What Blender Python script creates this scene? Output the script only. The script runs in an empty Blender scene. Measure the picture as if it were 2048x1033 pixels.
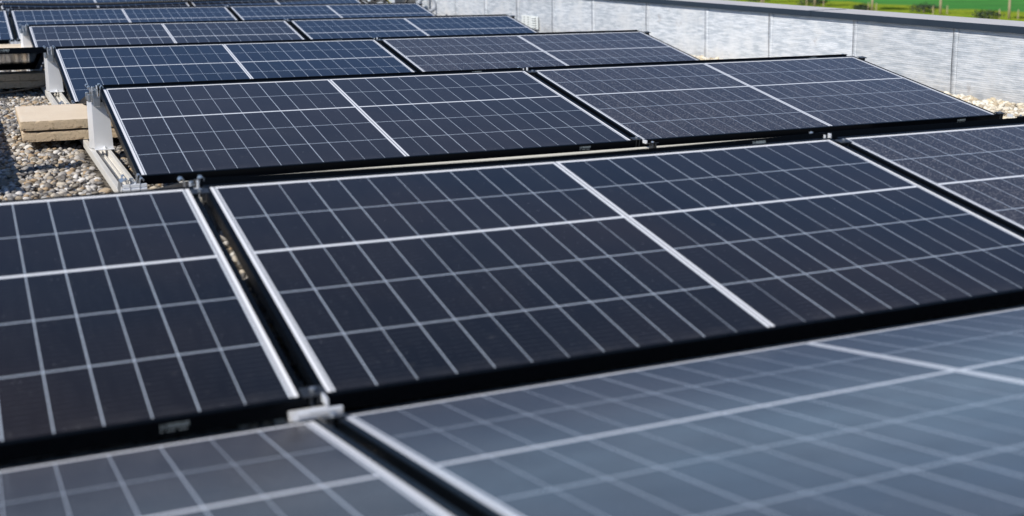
import bpy, math, random
import numpy as np
from mathutils import Vector, Matrix, noise

S = bpy.context.scene
COL = S.collection
R = math.radians
random.seed(7)
rng = np.random.default_rng(7)

# ------------------------------------------------------------------ camera
CAM_POS = Vector((-0.45698, -4.38896, 0.70770))
cam = bpy.data.cameras.new('camera')
cam.sensor_width = 36.0
cam.lens = 46.34
cam.shift_x = -0.14263
cam.shift_y = -0.00515
cam.clip_start = 0.05
cam.clip_end = 12000
cam.dof.use_dof = True
cam.dof.focus_distance = 5.6
cam.dof.aperture_fstop = 3.7
cam_o = bpy.data.objects.new('camera', cam)
COL.objects.link(cam_o)
rot = Matrix(((0.8854432, 0.1024491, -0.4533150), (-0.4647386, 0.2012408, -0.8622761), (0.0028861, 0.9741696, 0.2257993)))
cam_o.matrix_world = Matrix.Translation(CAM_POS) @ rot.to_4x4()
S.camera = cam_o

# ------------------------------------------------------------------ sky, sun, exposure
SUN_EL = R(42)
SUN_AZ = R(205)                       # from +X, counter-clockwise: left of the picture
sd = Vector((math.cos(SUN_EL) * math.cos(SUN_AZ), math.cos(SUN_EL) * math.sin(SUN_AZ), math.sin(SUN_EL)))
w = bpy.data.worlds.new('World')
S.world = w
w.use_nodes = True
nt = w.node_tree
bg = nt.nodes['Background']
sky = nt.nodes.new('ShaderNodeTexSky')
sky.sky_type = 'NISHITA'
sky.sun_disc = False
sky.sun_elevation = SUN_EL
sky.sun_rotation = math.atan2(sd.x, sd.y)
sky.air_density = 0.6
sky.dust_density = 0.0
sky.ozone_density = 3.0
nt.links.new(sky.outputs[0], bg.inputs[0])
bg.inputs[1].default_value = 0.105
sun = bpy.data.lights.new('sun', 'SUN')
sun.energy = 4.2
sun.angle = R(0.53)
sun.color = (1.0, 0.95, 0.87)
sun_o = bpy.data.objects.new('sun', sun)
sun_o.rotation_euler = sd.to_track_quat('Z', 'Y').to_euler()
sun_o.location = (-6, 2, 8)
COL.objects.link(sun_o)
S.view_settings.view_transform = 'Standard'
S.view_settings.look = 'None'
S.view_settings.exposure = 0.42
S.view_settings.gamma = 1.0
S.cycles.max_bounces = 6

# ------------------------------------------------------------------ node helpers
class NB:
    def __init__(self, name):
        self.m = bpy.data.materials.new(name)
        self.m.use_nodes = True
        self.t = self.m.node_tree
        self.b = self.t.nodes['Principled BSDF']
    def n(self, typ, **kw):
        nd = self.t.nodes.new(typ)
        for k, v in kw.items():
            setattr(nd, k, v)
        return nd
    def l(self, a, b):
        self.t.links.new(a, b)
    def put(self, sock, v):
        if hasattr(v, 'is_linked'):
            self.l(v, sock)
        else:
            sock.default_value = v
    def math(self, op, a, b=None, c=None, clamp=False):
        nd = self.n('ShaderNodeMath', operation=op)
        nd.use_clamp = clamp
        self.put(nd.inputs[0], a)
        if b is not None:
            self.put(nd.inputs[1], b)
        if c is not None:
            self.put(nd.inputs[2], c)
        return nd.outputs[0]
    def mix(self, f, a, b):
        nd = self.n('ShaderNodeMix', data_type='RGBA')
        self.put(nd.inputs[0], f)
        for s, v in ((nd.inputs[6], a), (nd.inputs[7], b)):
            if hasattr(v, 'is_linked'):
                self.l(v, s)
            else:
                s.default_value = (v[0], v[1], v[2], 1)
        return nd.outputs[2]
    def coord(self, kind='Object'):
        return self.n('ShaderNodeTexCoord').outputs[kind]
    def noise(self, vec, scale, detail=3.0, rough=0.55):
        nd = self.n('ShaderNodeTexNoise')
        nd.inputs['Scale'].default_value = scale
        nd.inputs['Detail'].default_value = detail
        nd.inputs['Roughness'].default_value = rough
        if vec is not None:
            self.l(vec, nd.inputs['Vector'])
        return nd.outputs['Fac']
    def maprange(self, v, a, b, c=0.0, d=1.0):
        nd = self.n('ShaderNodeMapRange')
        self.l(v, nd.inputs[0])
        for i, x in enumerate((a, b, c, d)):
            nd.inputs[i + 1].default_value = x
        return nd.outputs[0]
    def scalevec(self, vec, s):
        nd = self.n('ShaderNodeVectorMath', operation='MULTIPLY')
        self.l(vec, nd.inputs[0])
        nd.inputs[1].default_value = s
        return nd.outputs[0]
    def bump(self, h, strength, dist):
        nd = self.n('ShaderNodeBump')
        nd.inputs['Strength'].default_value = strength
        nd.inputs['Distance'].default_value = dist
        self.l(h, nd.inputs['Height'])
        self.l(nd.outputs[0], self.b.inputs['Normal'])
    def set(self, **kw):
        names = {'color': 'Base Color', 'rough': 'Roughness', 'metal': 'Metallic', 'spec': 'Specular IOR Level', 'ior': 'IOR'}
        for k, v in kw.items():
            s = self.b.inputs[names[k]]
            if k == 'color' and not hasattr(v, 'is_linked'):
                v = (v[0], v[1], v[2], 1)
            self.put(s, v)

def simple(name, color, rough=0.5, metal=0.0, var=0.15, scale=30, bump=0.0):
    b = NB(name)
    c = b.coord()
    f = b.noise(c, scale, 4)
    lo = tuple(x * (1 - var) for x in color)
    hi = tuple(min(1, x * (1 + var)) for x in color)
    b.set(color=b.mix(f, lo, hi), rough=b.maprange(f, 0.2, 0.8, max(0, rough - .08), rough + .08), metal=metal)
    if bump:
        b.bump(f, bump, 0.002)
    return b.m

# ------------------------------------------------------------------ materials
PL, PW = 1.754, 1.096
def cell_material(name, cell, speck, brown=0.0, lw=1.0, haze=0.0, spec=0.36):
    """Solar glass: half cells in a 24 x 5 grid, white gaps, busbars; metres in object space."""
    b = NB(name)
    co = b.coord()
    sep = b.n('ShaderNodeSeparateXYZ')
    b.l(co, sep.inputs[0])
    u, v = sep.outputs[0], sep.outputs[1]
    oi = b.n('ShaderNodeObjectInfo').outputs['Random']
    # columns
    s = b.math('SUBTRACT', b.math('ABSOLUTE', b.math('SUBTRACT', u, PL / 2)), 0.0085)
    su = b.math('DIVIDE', s, 0.07017)
    iu = b.math('ROUND', su)
    du = b.math('MULTIPLY', b.math('ABSOLUTE', b.math('SUBTRACT', su, iu)), 0.07017)
    wn = b.n('ShaderNodeTexWhiteNoise', noise_dimensions='2D')
    cmb = b.n('ShaderNodeCombineXYZ')
    side = b.math('GREATER_THAN', u, PL / 2)
    b.l(b.math('ADD', iu, b.math('MULTIPLY', side, 31.0)), cmb.inputs[0])
    b.l(b.math('MULTIPLY', oi, 97.0), cmb.inputs[1])
    b.l(cmb.outputs[0], wn.inputs['Vector'])
    half = b.math('MULTIPLY_ADD', wn.outputs['Value'], 0.00075 * lw, 0.00055 * lw)
    col_line = b.math('LESS_THAN', du, half)
    center = b.math('LESS_THAN', s, 0.0)
    border_u = b.math('GREATER_THAN', s, 0.842)
    # rows
    dv0 = b.math('SUBTRACT', v, 0.656)
    av = b.math('SUBTRACT', b.math('ABSOLUTE', dv0), 0.0040)
    up = b.math('GREATER_THAN', dv0, 0.0)
    pitch = b.math('MULTIPLY_ADD', up, 0.2068 - 0.2125, 0.2125)
    sv = b.math('DIVIDE', av, pitch)
    iv = b.math('ROUND', sv)
    dv = b.math('MULTIPLY', b.math('ABSOLUTE', b.math('SUBTRACT', sv, iv)), 0.21)
    row_line = b.math('LESS_THAN', dv, 0.0017 * lw)
    foot = b.math('MULTIPLY', b.math('SUBTRACT', 1.0, up), b.math('GREATER_THAN', iv, 2.5))
    row_line = b.math('MULTIPLY', row_line, b.math('SUBTRACT', 1.0, foot))
    mid = b.math('LESS_THAN', av, 0.0)
    border_v = b.math('GREATER_THAN', v, 1.0715)
    thin = b.math('MAXIMUM', col_line, row_line)
    thick = b.math('MAXIMUM', b.math('MAXIMUM', center, mid), b.math('MAXIMUM', border_u, border_v))
    # a thin darker ribbon inside the wide strips
    ribbon = b.math('LESS_THAN', b.math('ABSOLUTE', b.math('SUBTRACT', b.math('ABSOLUTE', b.math('SUBTRACT', u, PL / 2)), 0.0)), 0.0021)
    edge_r = b.math('COMPARE', s, 0.8460, 0.0017)
    ribbon = b.math('MAXIMUM', ribbon, edge_r)
    # busbars run along u, fine fingers across
    bb = b.math('ABSOLUTE', b.math('SUBTRACT', b.math('FRACT', b.math('DIVIDE', v, 0.0175)), 0.5))
    bus = b.math('MULTIPLY', b.math('LESS_THAN', bb, 0.035), b.maprange(b.noise(b.scalevec(co, (60, 8, 1)), 1.0, 2), 0.35, 0.6, 0.3, 1.0))
    # colour
    wn2 = b.n('ShaderNodeTexWhiteNoise', noise_dimensions='2D')
    cmb2 = b.n('ShaderNodeCombineXYZ')
    b.l(b.math('FLOOR', b.math('ADD', su, b.math('MULTIPLY', side, 40.0))), cmb2.inputs[0])
    b.l(b.math('ADD', b.math('FLOOR', sv), b.math('MULTIPLY', oi, 53.0)), cmb2.inputs[1])
    b.l(cmb2.outputs[0], wn2.inputs['Vector'])
    cellc = b.mix(wn2.outputs['Value'], tuple(x * 0.8 for x in cell), tuple(x * 1.25 for x in cell))
    big = b.noise(co, 1.3, 2)
    cellc = b.mix(b.math('MULTIPLY', b.maprange(big, 0.4, 0.65), brown), cellc, (0.0155, 0.0115, 0.0105))
    cellc = b.mix(b.math('MULTIPLY', bus, 0.9), cellc, (0.050, 0.053, 0.060))
    # dust film and specks
    vor = b.n('ShaderNodeTexVoronoi')
    vor.inputs['Scale'].default_value = 260.0
    b.l(co, vor.inputs['Vector'])
    if speck > 0:
        v2 = b.n('ShaderNodeTexVoronoi')
        v2.inputs['Scale'].default_value = 310.0
        b.l(co, v2.inputs['Vector'])
        s2 = b.n('ShaderNodeSeparateColor')
        b.l(v2.outputs['Color'], s2.inputs[0])
        patch = b.maprange(b.noise(co, 7.0, 3), 0.25, 0.65, 0.55, 1.0)
        hit = b.math('GREATER_THAN', s2.outputs[0], 0.82)
        spk = b.math('MULTIPLY', b.math('MULTIPLY', hit, patch), b.math('MULTIPLY', s2.outputs[1], speck))
        cellc = b.mix(spk, cellc, (0.52, 0.50, 0.50))
    wv = b.n('ShaderNodeSeparateColor')
    b.l(vor.outputs['Color'], wv.inputs[0])
    rare = b.math('GREATER_THAN', wv.outputs[0], 0.993)
    dot = b.math('MULTIPLY', rare, b.math('LESS_THAN', vor.outputs['Distance'], 0.28))
    cellc = b.mix(b.math('MULTIPLY', dot, 0.5), cellc, (0.30, 0.31, 0.33))
    c = b.mix(thin, cellc, (0.41, 0.465, 0.54))
    c = b.mix(thick, c, (0.74, 0.75, 0.78))
    c = b.mix(ribbon, c, (0.15, 0.165, 0.19))
    lowdirt = b.math('MULTIPLY', b.maprange(v, 0.0, 0.055, 1.0, 0.0), b.maprange(b.noise(co, 16.0, 5, 0.7), 0.4, 0.7, 0.15, 1.0))
    c = b.mix(b.math('MULTIPLY', lowdirt, 0.07), c, (0.34, 0.32, 0.30))
    drops = b.maprange(b.noise(co, 48.0, 3, 0.6), 0.66, 0.72, 0.0, 0.05)
    c = b.mix(drops, c, (0.36, 0.35, 0.34))
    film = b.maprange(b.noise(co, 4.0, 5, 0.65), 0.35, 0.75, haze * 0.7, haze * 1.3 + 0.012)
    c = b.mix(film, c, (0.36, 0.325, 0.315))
    ro = b.maprange(b.noise(co, 9.0, 4), 0.3, 0.7, 0.07, 0.13)
    if speck > 0 or haze > 0.05:
        ro = b.math('ADD', ro, 0.06 if speck > 0 else 0.09)
    b.set(color=c, rough=ro, spec=spec, ior=1.45)
    return b.m

def field_mat(name, lo, hi, third, scale, seed):
    b = NB(name)
    co = b.coord()
    n1 = b.noise(co, scale, 5, 0.6)
    c = b.mix(b.maprange(n1, 0.35, 0.65), lo, hi)
    n2 = b.noise(co, scale * 2.7, 5, 0.7)
    c = b.mix(b.maprange(n2, 0.50, 0.64), c, third)
    b.set(color=c, rough=1.0, spec=0.0)
    return b.m
M = {}
M['cells'] = cell_material('solar_cells_dark', (0.0068, 0.0072, 0.0095), 0.0, 0.9)
M['cells_blue'] = cell_material('solar_cells_blue', (0.006, 0.0105, 0.022), 0.0, 0.2)
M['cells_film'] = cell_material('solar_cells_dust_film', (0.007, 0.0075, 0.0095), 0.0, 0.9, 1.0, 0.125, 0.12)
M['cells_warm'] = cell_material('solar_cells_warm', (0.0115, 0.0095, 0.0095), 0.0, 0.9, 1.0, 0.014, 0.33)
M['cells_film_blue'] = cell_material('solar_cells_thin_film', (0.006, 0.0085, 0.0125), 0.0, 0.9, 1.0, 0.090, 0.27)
M['cells_speck'] = cell_material('solar_cells_dusty', (0.023, 0.0185, 0.0185), 0.40, 0.9, 1.0, 0.018, 0.33)
M['frame'] = simple('black_anodised', (0.0022, 0.003, 0.0045), 0.3, 0.0, 0.25, 60)
M['backsheet'] = simple('dark_glass_back', (0.008, 0.008, 0.01), 0.12)
M['mark'] = simple('silver_print', (0.22, 0.26, 0.28), 0.5)
M['alu'] = simple('mill_aluminium', (0.86, 0.875, 0.90), 0.36, 0.45, 0.05, 7, 0.05)
M['alu_rail'] = simple('pale_aluminium', (0.72, 0.70, 0.66), 0.5, 0.35, 0.08, 12, 0.0)
M['steel'] = simple('zinc_steel', (0.5, 0.52, 0.54), 0.35, 0.9, 0.15, 90)
M['clamp_dark'] = simple('dark_anodised_clamp', (0.03, 0.034, 0.04), 0.35, 0.3, 0.2, 60)
M['frame'].node_tree.nodes['Principled BSDF'].inputs['Specular IOR Level'].default_value = 0.035
M['rubber'] = simple('black_rubber', (0.012, 0.012, 0.013), 0.5, 0, 0.3, 50)
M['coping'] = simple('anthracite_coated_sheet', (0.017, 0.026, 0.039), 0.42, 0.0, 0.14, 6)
M['coping_top'] = simple('pale_coping_sheet', (0.46, 0.45, 0.45), 0.7, 0.0, 0.10, 5)  # much paler base colour for the upward faces of the coping
M['earth'] = field_mat('ploughed_earth', (0.085, 0.075, 0.075), (0.115, 0.105, 0.105), (0.075, 0.08, 0.078), 0.01, 5)
M['hill'] = field_mat('added_far_hills', (0.07, 0.085, 0.10), (0.085, 0.095, 0.11), (0.06, 0.075, 0.09), 0.002, 6)
M['yellow'] = simple('yellow_plastic', (0.75, 0.62, 0.03), 0.45)
M['white_plastic'] = simple('white_plastic', (0.72, 0.72, 0.72), 0.45, 0, 0.06)
M['grey_plastic'] = simple('grey_plastic', (0.32, 0.34, 0.37), 0.5)
M['batten'] = simple('cream_plastic', (0.60, 0.575, 0.50), 0.55, 0, 0.05, 8)
M['louvre'] = simple('pale_vent_plastic', (0.62, 0.65, 0.64), 0.45, 0, 0.08)
M['dark_slot'] = simple('dark_slot', (0.05, 0.06, 0.055), 0.7)
M['bark'] = simple('pale_stake_wood', (0.42, 0.32, 0.22), 0.8, 0, 0.3, 3)
M['render'] = simple('facade_render', (0.55, 0.54, 0.51), 0.85, 0, 0.06, 2)

def paver_mat():
    b = NB('sandstone_concrete')
    co = b.coord()
    big = b.noise(co, 7, 6, 0.6)
    fine = b.noise(co, 320, 3, 0.7)
    c = b.mix(big, (0.60, 0.495, 0.375), (0.74, 0.635, 0.505))
    sc = b.scalevec(co, (14, 3, 3))
    c = b.mix(b.maprange(b.noise(sc, 2.2, 5, .65), .52, .7, 0, .5), c, (0.70, 0.63, 0.53))
    c = b.mix(b.maprange(fine, 0.55, 0.75, 0, 0.35), c, (0.30, 0.24, 0.18))
    geo = b.n('ShaderNodeNewGeometry')
    b.set(color=c, rough=0.9, spec=0.2)
    b.bump(fine, 0.5, 0.003)
    return b.m
def paver_side_mat():
    b = NB('rough_concrete_edge')
    co = b.coord()
    fine = b.noise(co, 160, 5, 0.75)
    c = b.mix(fine, (0.40, 0.30, 0.195), (0.76, 0.61, 0.43))
    c = b.mix(b.maprange(b.noise(co, 70, 5, .7), .54, .66, 0, .75), c, (0.20, 0.145, 0.09))
    c = b.mix(b.maprange(b.noise(co, 6, 4), .5, .7, 0, .5), c, (0.34, 0.30, 0.22))
    b.set(color=c, rough=0.95, spec=0.1)
    b.bump(fine, 0.9, 0.004)
    return b.m
M['paver'] = paver_mat()
M['paver_side'] = paver_side_mat()

def pebble_mat(name, ramp):
    b = NB(name)
    geo = b.n('ShaderNodeNewGeometry')
    cr = b.n('ShaderNodeValToRGB')
    cr.color_ramp.interpolation = 'CONSTANT'
    els = cr.color_ramp.elements
    els[0].position, els[0].color = 0, (*ramp[0], 1)
    els[1].position, els[1].color = 1.0 / len(ramp), (*ramp[1], 1)
    for i, c in enumerate(ramp[2:], 2):
        e = els.new(i / len(ramp))
        e.color = (*c, 1)
    b.l(geo.outputs['Random Per Island'], cr.inputs[0])
    co = b.coord()
    f = b.noise(co, 140, 4, 0.65)
    dark = b.n('ShaderNodeMix', data_type='RGBA', blend_type='MULTIPLY')
    dark.inputs[0].default_value = 0.55
    b.l(cr.outputs[0], dark.inputs[6])
    b.l(b.mix(f, (0.5, 0.48, 0.45), (1.3, 1.3, 1.3)), dark.inputs[7])
    b.set(color=dark.outputs[2], rough=0.62, spec=0.3)
    b.bump(f, 0.25, 0.002)
    return b.m
M['pebble'] = pebble_mat('river_pebbles', [(.42, .38, .33), (.26, .22, .17), (.52, .50, .47), (.17, .155, .14), (.32, .30, .28), (.38, .30, .21), (.11, .10, .095), (.46, .41, .34), (.27, .265, .265), (.34, .25, .16), (.58, .56, .54), (.20, .18, .15), (.37, .35, .33), (.15, .145, .145)])
M['pebble_pale'] = pebble_mat('pale_limestone_pebbles', [(.62, .56, .45), (.50, .43, .31), (.66, .63, .56), (.42, .35, .25), (.58, .54, .46), (.54, .46, .33), (.35, .30, .23), (.68, .64, .54)])

def deck_mat():
    b = NB('gravel_bed')
    co = b.coord()
    vor = b.n('ShaderNodeTexVoronoi')
    vor.inputs['Scale'].default_value = 60
    b.l(co, vor.inputs['Vector'])
    sp = b.n('ShaderNodeSeparateColor')
    b.l(vor.outputs['Color'], sp.inputs[0])
    c = b.mix(sp.outputs[0], (0.05, 0.042, 0.035), (0.20, 0.18, 0.15))
    b.set(color=c, rough=0.9, spec=0.1)
    b.bump(vor.outputs['Distance'], 0.8, 0.012)
    b.t.nodes['Bump'].invert = True
    return b.m
M['deck'] = deck_mat()

def membrane_mat():
    """Embossed aluminium-faced membrane: fine waffle, horizontal rolls, scuffs."""
    b = NB('embossed_aluminium_membrane')
    co = b.coord()
    sep = b.n('ShaderNodeSeparateXYZ')
    b.l(co, sep.inputs[0])
    y, z = sep.outputs[1], sep.outputs[2]
    oi = b.n('ShaderNodeObjectInfo').outputs['Random']
    wob = b.noise(co, 9.0, 3)
    wy = b.math('SINE', b.math('MULTIPLY', y, 2 * math.pi / 0.0095))
    wz = b.math('SINE', b.math('MULTIPLY', b.math('ADD', z, b.math('MULTIPLY', wob, 0.006)), 2 * math.pi / 0.0115))
    waf = b.math('MULTIPLY', wy, wz)
    streakv = b.scalevec(co, (1, 3.2, 26))
    st = b.noise(streakv, 2.2, 5, 0.65)
    blot = b.noise(co, 5.0, 6, 0.6)
    ro = b.math('MULTIPLY_ADD', wz, 0.30, 0.5)
    c = b.mix(b.maprange(st, 0.38, 0.62), (0.46, 0.50, 0.545), (0.78, 0.80, 0.83))
    c = b.mix(b.math('MULTIPLY', b.math('MAXIMUM', waf, 0.0), 0.5), c, (0.27, 0.31, 0.35))
    c = b.mix(b.math('MULTIPLY', b.maprange(wz, 0.2, 1.0), 0.35), c, (0.25, 0.29, 0.33))
    c = b.mix(b.maprange(blot, 0.48, 0.66, 0, 0.75), c, (0.68, 0.69, 0.70))
    scuff = b.maprange(b.noise(co, 3.4, 8, 0.72), 0.63, 0.70, 0.0, 0.55)
    c = b.mix(scuff, c, (0.33, 0.29, 0.27))
    foot_tint = b.math('MULTIPLY', b.maprange(z, 0.0, -0.10, 0.0, 1.0), b.maprange(b.noise(co, 11, 6, .7), .35, .65, .25, 1.0))
    c = b.mix(b.math('MULTIPLY', foot_tint, 0.45), c, (0.42, 0.38, 0.33))  # warmer tone growing toward the foot of the wall
    hs = b.n('ShaderNodeHueSaturation')
    b.l(b.maprange(oi, 0.0, 1.0, 0.86, 1.12), hs.inputs['Value'])
    b.l(c, hs.inputs['Color'])
    c = hs.outputs[0]
    b.set(color=c, rough=0.45, metal=0.22, spec=0.45)
    h = b.math('ADD', b.math('MULTIPLY', waf, 0.35), b.math('ADD', b.math('MULTIPLY', wz, 0.25), b.math('MULTIPLY', st, 2.2)))
    b.bump(h, 0.45, 0.0025)
    return b.m
M['membrane'] = membrane_mat()
M['membrane_strip'] = simple('bright_seam_strip', (0.66, 0.685, 0.71), 0.45, 0.25, 0.10, 14)

M['crop'] = field_mat('green_crop', (0.050, 0.19, 0.045), (0.075, 0.24, 0.055), (0.045, 0.15, 0.04), 0.09, 1)
M['meadow'] = field_mat('meadow_grass', (0.27, 0.30, 0.03), (0.15, 0.24, 0.022), (0.075, 0.14, 0.018), 0.9, 2)
M['leaf'] = simple('tree_leaf', (0.055, 0.095, 0.025), 0.6, 0, 0.3, 2)
M['shrub'] = simple('bush_leaf', (0.022, 0.042, 0.014), 0.6, 0, 0.35, 1)

# ------------------------------------------------------------------ mesh helpers
class MB:
    def __init__(self):
        self.v, self.f = [], []
    def add(self, vs, fs):
        o = len(self.v)
        self.v += [tuple(p) for p in vs]
        self.f += [tuple(i + o for i in f) for f in fs]
        return self
    def box(self, x0, x1, y0, y1, z0, z1, ch=0.0):
        if ch <= 0:
            vs = [(x, y, z) for z in (z0, z1) for y in (y0, y1) for x in (x0, x1)]
            fs = [(0, 2, 3, 1), (4, 5, 7, 6), (0, 1, 5, 4), (2, 6, 7, 3), (0, 4, 6, 2), (1, 3, 7, 5)]
            return self.add(vs, fs)
        # chamfered in plan and at the top/bottom
        def ring(i, z):
            return [(x0 + i + ch, y0 + i, z), (x1 - i - ch, y0 + i, z), (x1 - i, y0 + i + ch, z), (x1 - i, y1 - i - ch, z), (x1 - i - ch, y1 - i, z), (x0 + i + ch, y1 - i, z), (x0 + i, y1 - i - ch, z), (x0 + i, y0 + i + ch, z)]
        vs = ring(ch, z0) + ring(0, z0 + ch) + ring(0, z1 - ch) + ring(ch, z1)
        fs = [tuple(range(7, -1, -1)), tuple(range(24, 32))]
        for k in range(3):
            for i in range(8):
                j = (i + 1) % 8
                fs.append((k * 8 + i, k * 8 + j, k * 8 + 8 + j, k * 8 + 8 + i))
        return self.add(vs, fs)
    def extrude(self, poly, axis, a0, a1):
        """closed polygon extruded along axis 'X','Y' or 'Z'"""
        n = len(poly)
        def P(p, a):
            return {'X': (a, p[0], p[1]), 'Y': (p[0], a, p[1]), 'Z': (p[0], p[1], a)}[axis]
        vs = [P(p, a0) for p in poly] + [P(p, a1) for p in poly]
        fs = [(i, (i + 1) % n, n + (i + 1) % n, n + i) for i in range(n)]
        fs += [tuple(range(n - 1, -1, -1)), tuple(range(n, 2 * n))]
        return self.add(vs, fs)
    def strip(self, line, th, axis, a0, a1):
        """thin sheet following a 2D polyline, given thickness"""
        L = [Vector(p) for p in line]
        off = []
        for i in range(len(L)):
            d = Vector((0, 0))
            if i > 0:
                d += (L[i] - L[i - 1]).normalized()
            if i < len(L) - 1:
                d += (L[i + 1] - L[i]).normalized()
            d.normalize()
            off.append(Vector((-d.y, d.x)) * th)
        for i in range(len(L) - 1):
            q = [L[i], L[i + 1], L[i + 1] + off[i + 1], L[i] + off[i]]
            self.extrude([(p.x, p.y) for p in q], axis, a0, a1)
        return self
    def cyl(self, p0, p1, r, n=12, r1=None):
        return self.tube([p0, p1], [r, r if r1 is None else r1], n)
    def tube(self, pts, r, n=10):
        pts = [Vector(p) for p in pts]
        rs = r if isinstance(r, (list, tuple)) else [r] * len(pts)
        o = len(self.v)
        ref = None
        for i, p in enumerate(pts):
            d = (pts[min(i + 1, len(pts) - 1)] - pts[max(i - 1, 0)]).normalized()
            if ref is None:
                ref = Vector((0, 0, 1)) if abs(d.z) < 0.9 else Vector((1, 0, 0))
            a = d.cross(ref).normalized()
            bb = a.cross(d).normalized()
            ref = bb
            for k in range(n):
                t = 2 * math.pi * k / n
                self.v.append(tuple(p + (a * math.cos(t) + bb * math.sin(t)) * rs[i]))
        for i in range(len(pts) - 1):
            for k in range(n):
                j = (k + 1) % n
                self.f.append((o + i * n + k, o + i * n + j, o + (i + 1) * n + j, o + (i + 1) * n + k))
        self.f.append(tuple(o + k for k in range(n - 1, -1, -1)))
        e = o + (len(pts) - 1) * n
        self.f.append(tuple(e + k for k in range(n)))
        return self
    def mesh(self, name, mats, smooth=False, matidx=None):
        me = bpy.data.meshes.new(name)
        me.from_pydata(self.v, [], self.f)
        for m in (mats if isinstance(mats, list) else [mats]):
            me.materials.append(m)
        if matidx:
            for i, p in enumerate(me.polygons):
                p.material_index = matidx(p)
        if smooth:
            for p in me.polygons:
                p.use_smooth = True
        import bmesh
        bm = bmesh.new()
        bm.from_mesh(me)
        bmesh.ops.recalc_face_normals(bm, faces=bm.faces)
        bm.to_mesh(me)
        bm.free()
        return me

def obj(name, me, parent=None, loc=(0, 0, 0), rotz=None):
    o = bpy.data.objects.new(name, me)
    COL.objects.link(o)
    o.location = loc
    if parent:
        o.parent = parent
    return o
def tag(o, label=None, cat=None, group=None, kind=None):
    if label: o['label'] = label
    if cat: o['category'] = cat
    if group: o['group'] = group
    if kind: o['kind'] = kind
    elif label: o['kind'] = 'thing'
    return o
def thing(name, label, cat, loc=(0, 0, 0), rot=(0, 0, 0), group=None):
    o = bpy.data.objects.new(name, None)
    o.empty_display_size = 0.1
    COL.objects.link(o)
    o.location = loc
    o.rotation_euler = rot
    return tag(o, label, cat, group)

# ------------------------------------------------------------------ layout of the array
P, TILT, GV, GX = 2.32511, 0.16222, 0.1017, 0.0212
XO = {1: 0.0003, 2: 0.0078, 3: 0.0, 4: -0.0168, 5: -0.0335, 6: -0.0532, 7: -0.071}
YO = {1: -0.0002, 2: -0.0007, 3: 0.0, 4: -0.005, 5: -0.0025, 6: 0.003, 7: 0.003}
ZO = {1: -0.0067, 2: -0.008, 3: 0.0, 4: -0.0049, 5: -0.0076, 6: 0.0019, 7: 0.0}
RUN, RISE = PW * math.cos(TILT), PW * math.sin(TILT)
GROUND = -0.097
RIDGE_GAP = P - GV - 2 * RUN

# ------------------------------------------------------------------ ground, wall, landscape
dk = MB().box(-14, 4.46, -12, 24, GROUND - 0.30, GROUND - 0.012)
tag(obj('roof_deck', dk.mesh('roof_deck', M['deck'])), kind='structure')
bd = MB().box(-14, 4.72, -12, 24, -6.2, GROUND - 0.302)
bo = thing('building', 'pale rendered building that carries the flat gravel roof', 'building', (0, 0, -6.2))
obj('facade', bd.mesh('facade', M['render']), bo, (0, 0, 6.2))

# parapet wall: membrane sheets with seams, coping sections on top
wall = thing('parapet_wall', 'low silver membrane clad parapet wall with dark grey coping along the roof edge', 'wall', (4.46, 5, GROUND))
core = MB().box(4.462, 4.70, -12, 24, GROUND - 0.012, 0.29)
obj('wall_core', core.mesh('wall_core', M['render']), wall, (-4.46, -5, -GROUND))
seams = [-2.3, -1.37, -0.45, 0.47, 1.42, 2.36, 3.33, 4.21, 5.17, 6.2, 7.08, 7.97, 8.87, 9.8, 10.75, 11.7, 12.65, 13.6]
for i in range(len(seams) - 1):
    y0, y1 = seams[i], seams[i + 1]
    nx, nz = 24, 14
    mb = MB()
    vs, fs = [], []
    z0, z1 = GROUND - 0.012, 0.278
    for a in range(nx + 1):
        y = y0 + 0.002 + (y1 - y0 - 0.004) * a / nx
        for c in range(nz + 1):
            z = z0 + (z1 - z0) * c / nz
            wv = noise.noise(Vector((y * 1.5, z * 9, i * 3.1))) * 0.0022 + noise.noise(Vector((y * 5, z * 22, i * 1.7))) * 0.0008
            vs.append((4.449 + wv, y, z))
    for a in range(nx):
        for c in range(nz):
            k = a * (nz + 1) + c
            fs.append((k, k + 1, k + nz + 2, k + nz + 1))
    mb.add(vs, fs)
    obj('membrane_sheet', mb.mesh('membrane_sheet', M['membrane'], True), wall, (-4.46, -5, -GROUND))
    # overlap strip just this side of the seam
    mb = MB()
    wst = random.uniform(0.045, 0.085)
    lean = random.uniform(-0.008, 0.008)
    vs = []
    for c in range(9):
        z = z0 + (z1 - z0 - 0.004) * c / 8
        j = noise.noise(Vector((z * 14, i * 5.0, 0))) * 0.004
        for y in (y1 - 0.005 + j + lean * c / 8, y1 - wst + j + lean * c / 8):
            vs.append((4.4464 + j * 0.1, y, z))
    fs = [(2 * c, 2 * c + 1, 2 * c + 3, 2 * c + 2) for c in range(8)]
    n0 = len(vs)
    vs += [(x + 0.0012, y, z) for x, y, z in vs]
    fs += [tuple(n0 + q for q in reversed(f)) for f in fs]
    for c in range(8):
        fs += [(2 * c, 2 * c + 2, n0 + 2 * c + 2, n0 + 2 * c), (2 * c + 1, n0 + 2 * c + 1, n0 + 2 * c + 3, 2 * c + 3)]
    mb.add(vs, fs)
    obj('seam_strip', mb.mesh('seam_strip', M['membrane'], True), wall, (-4.46, -5, -GROUND))
cy = -3.2
k = 0
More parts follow.
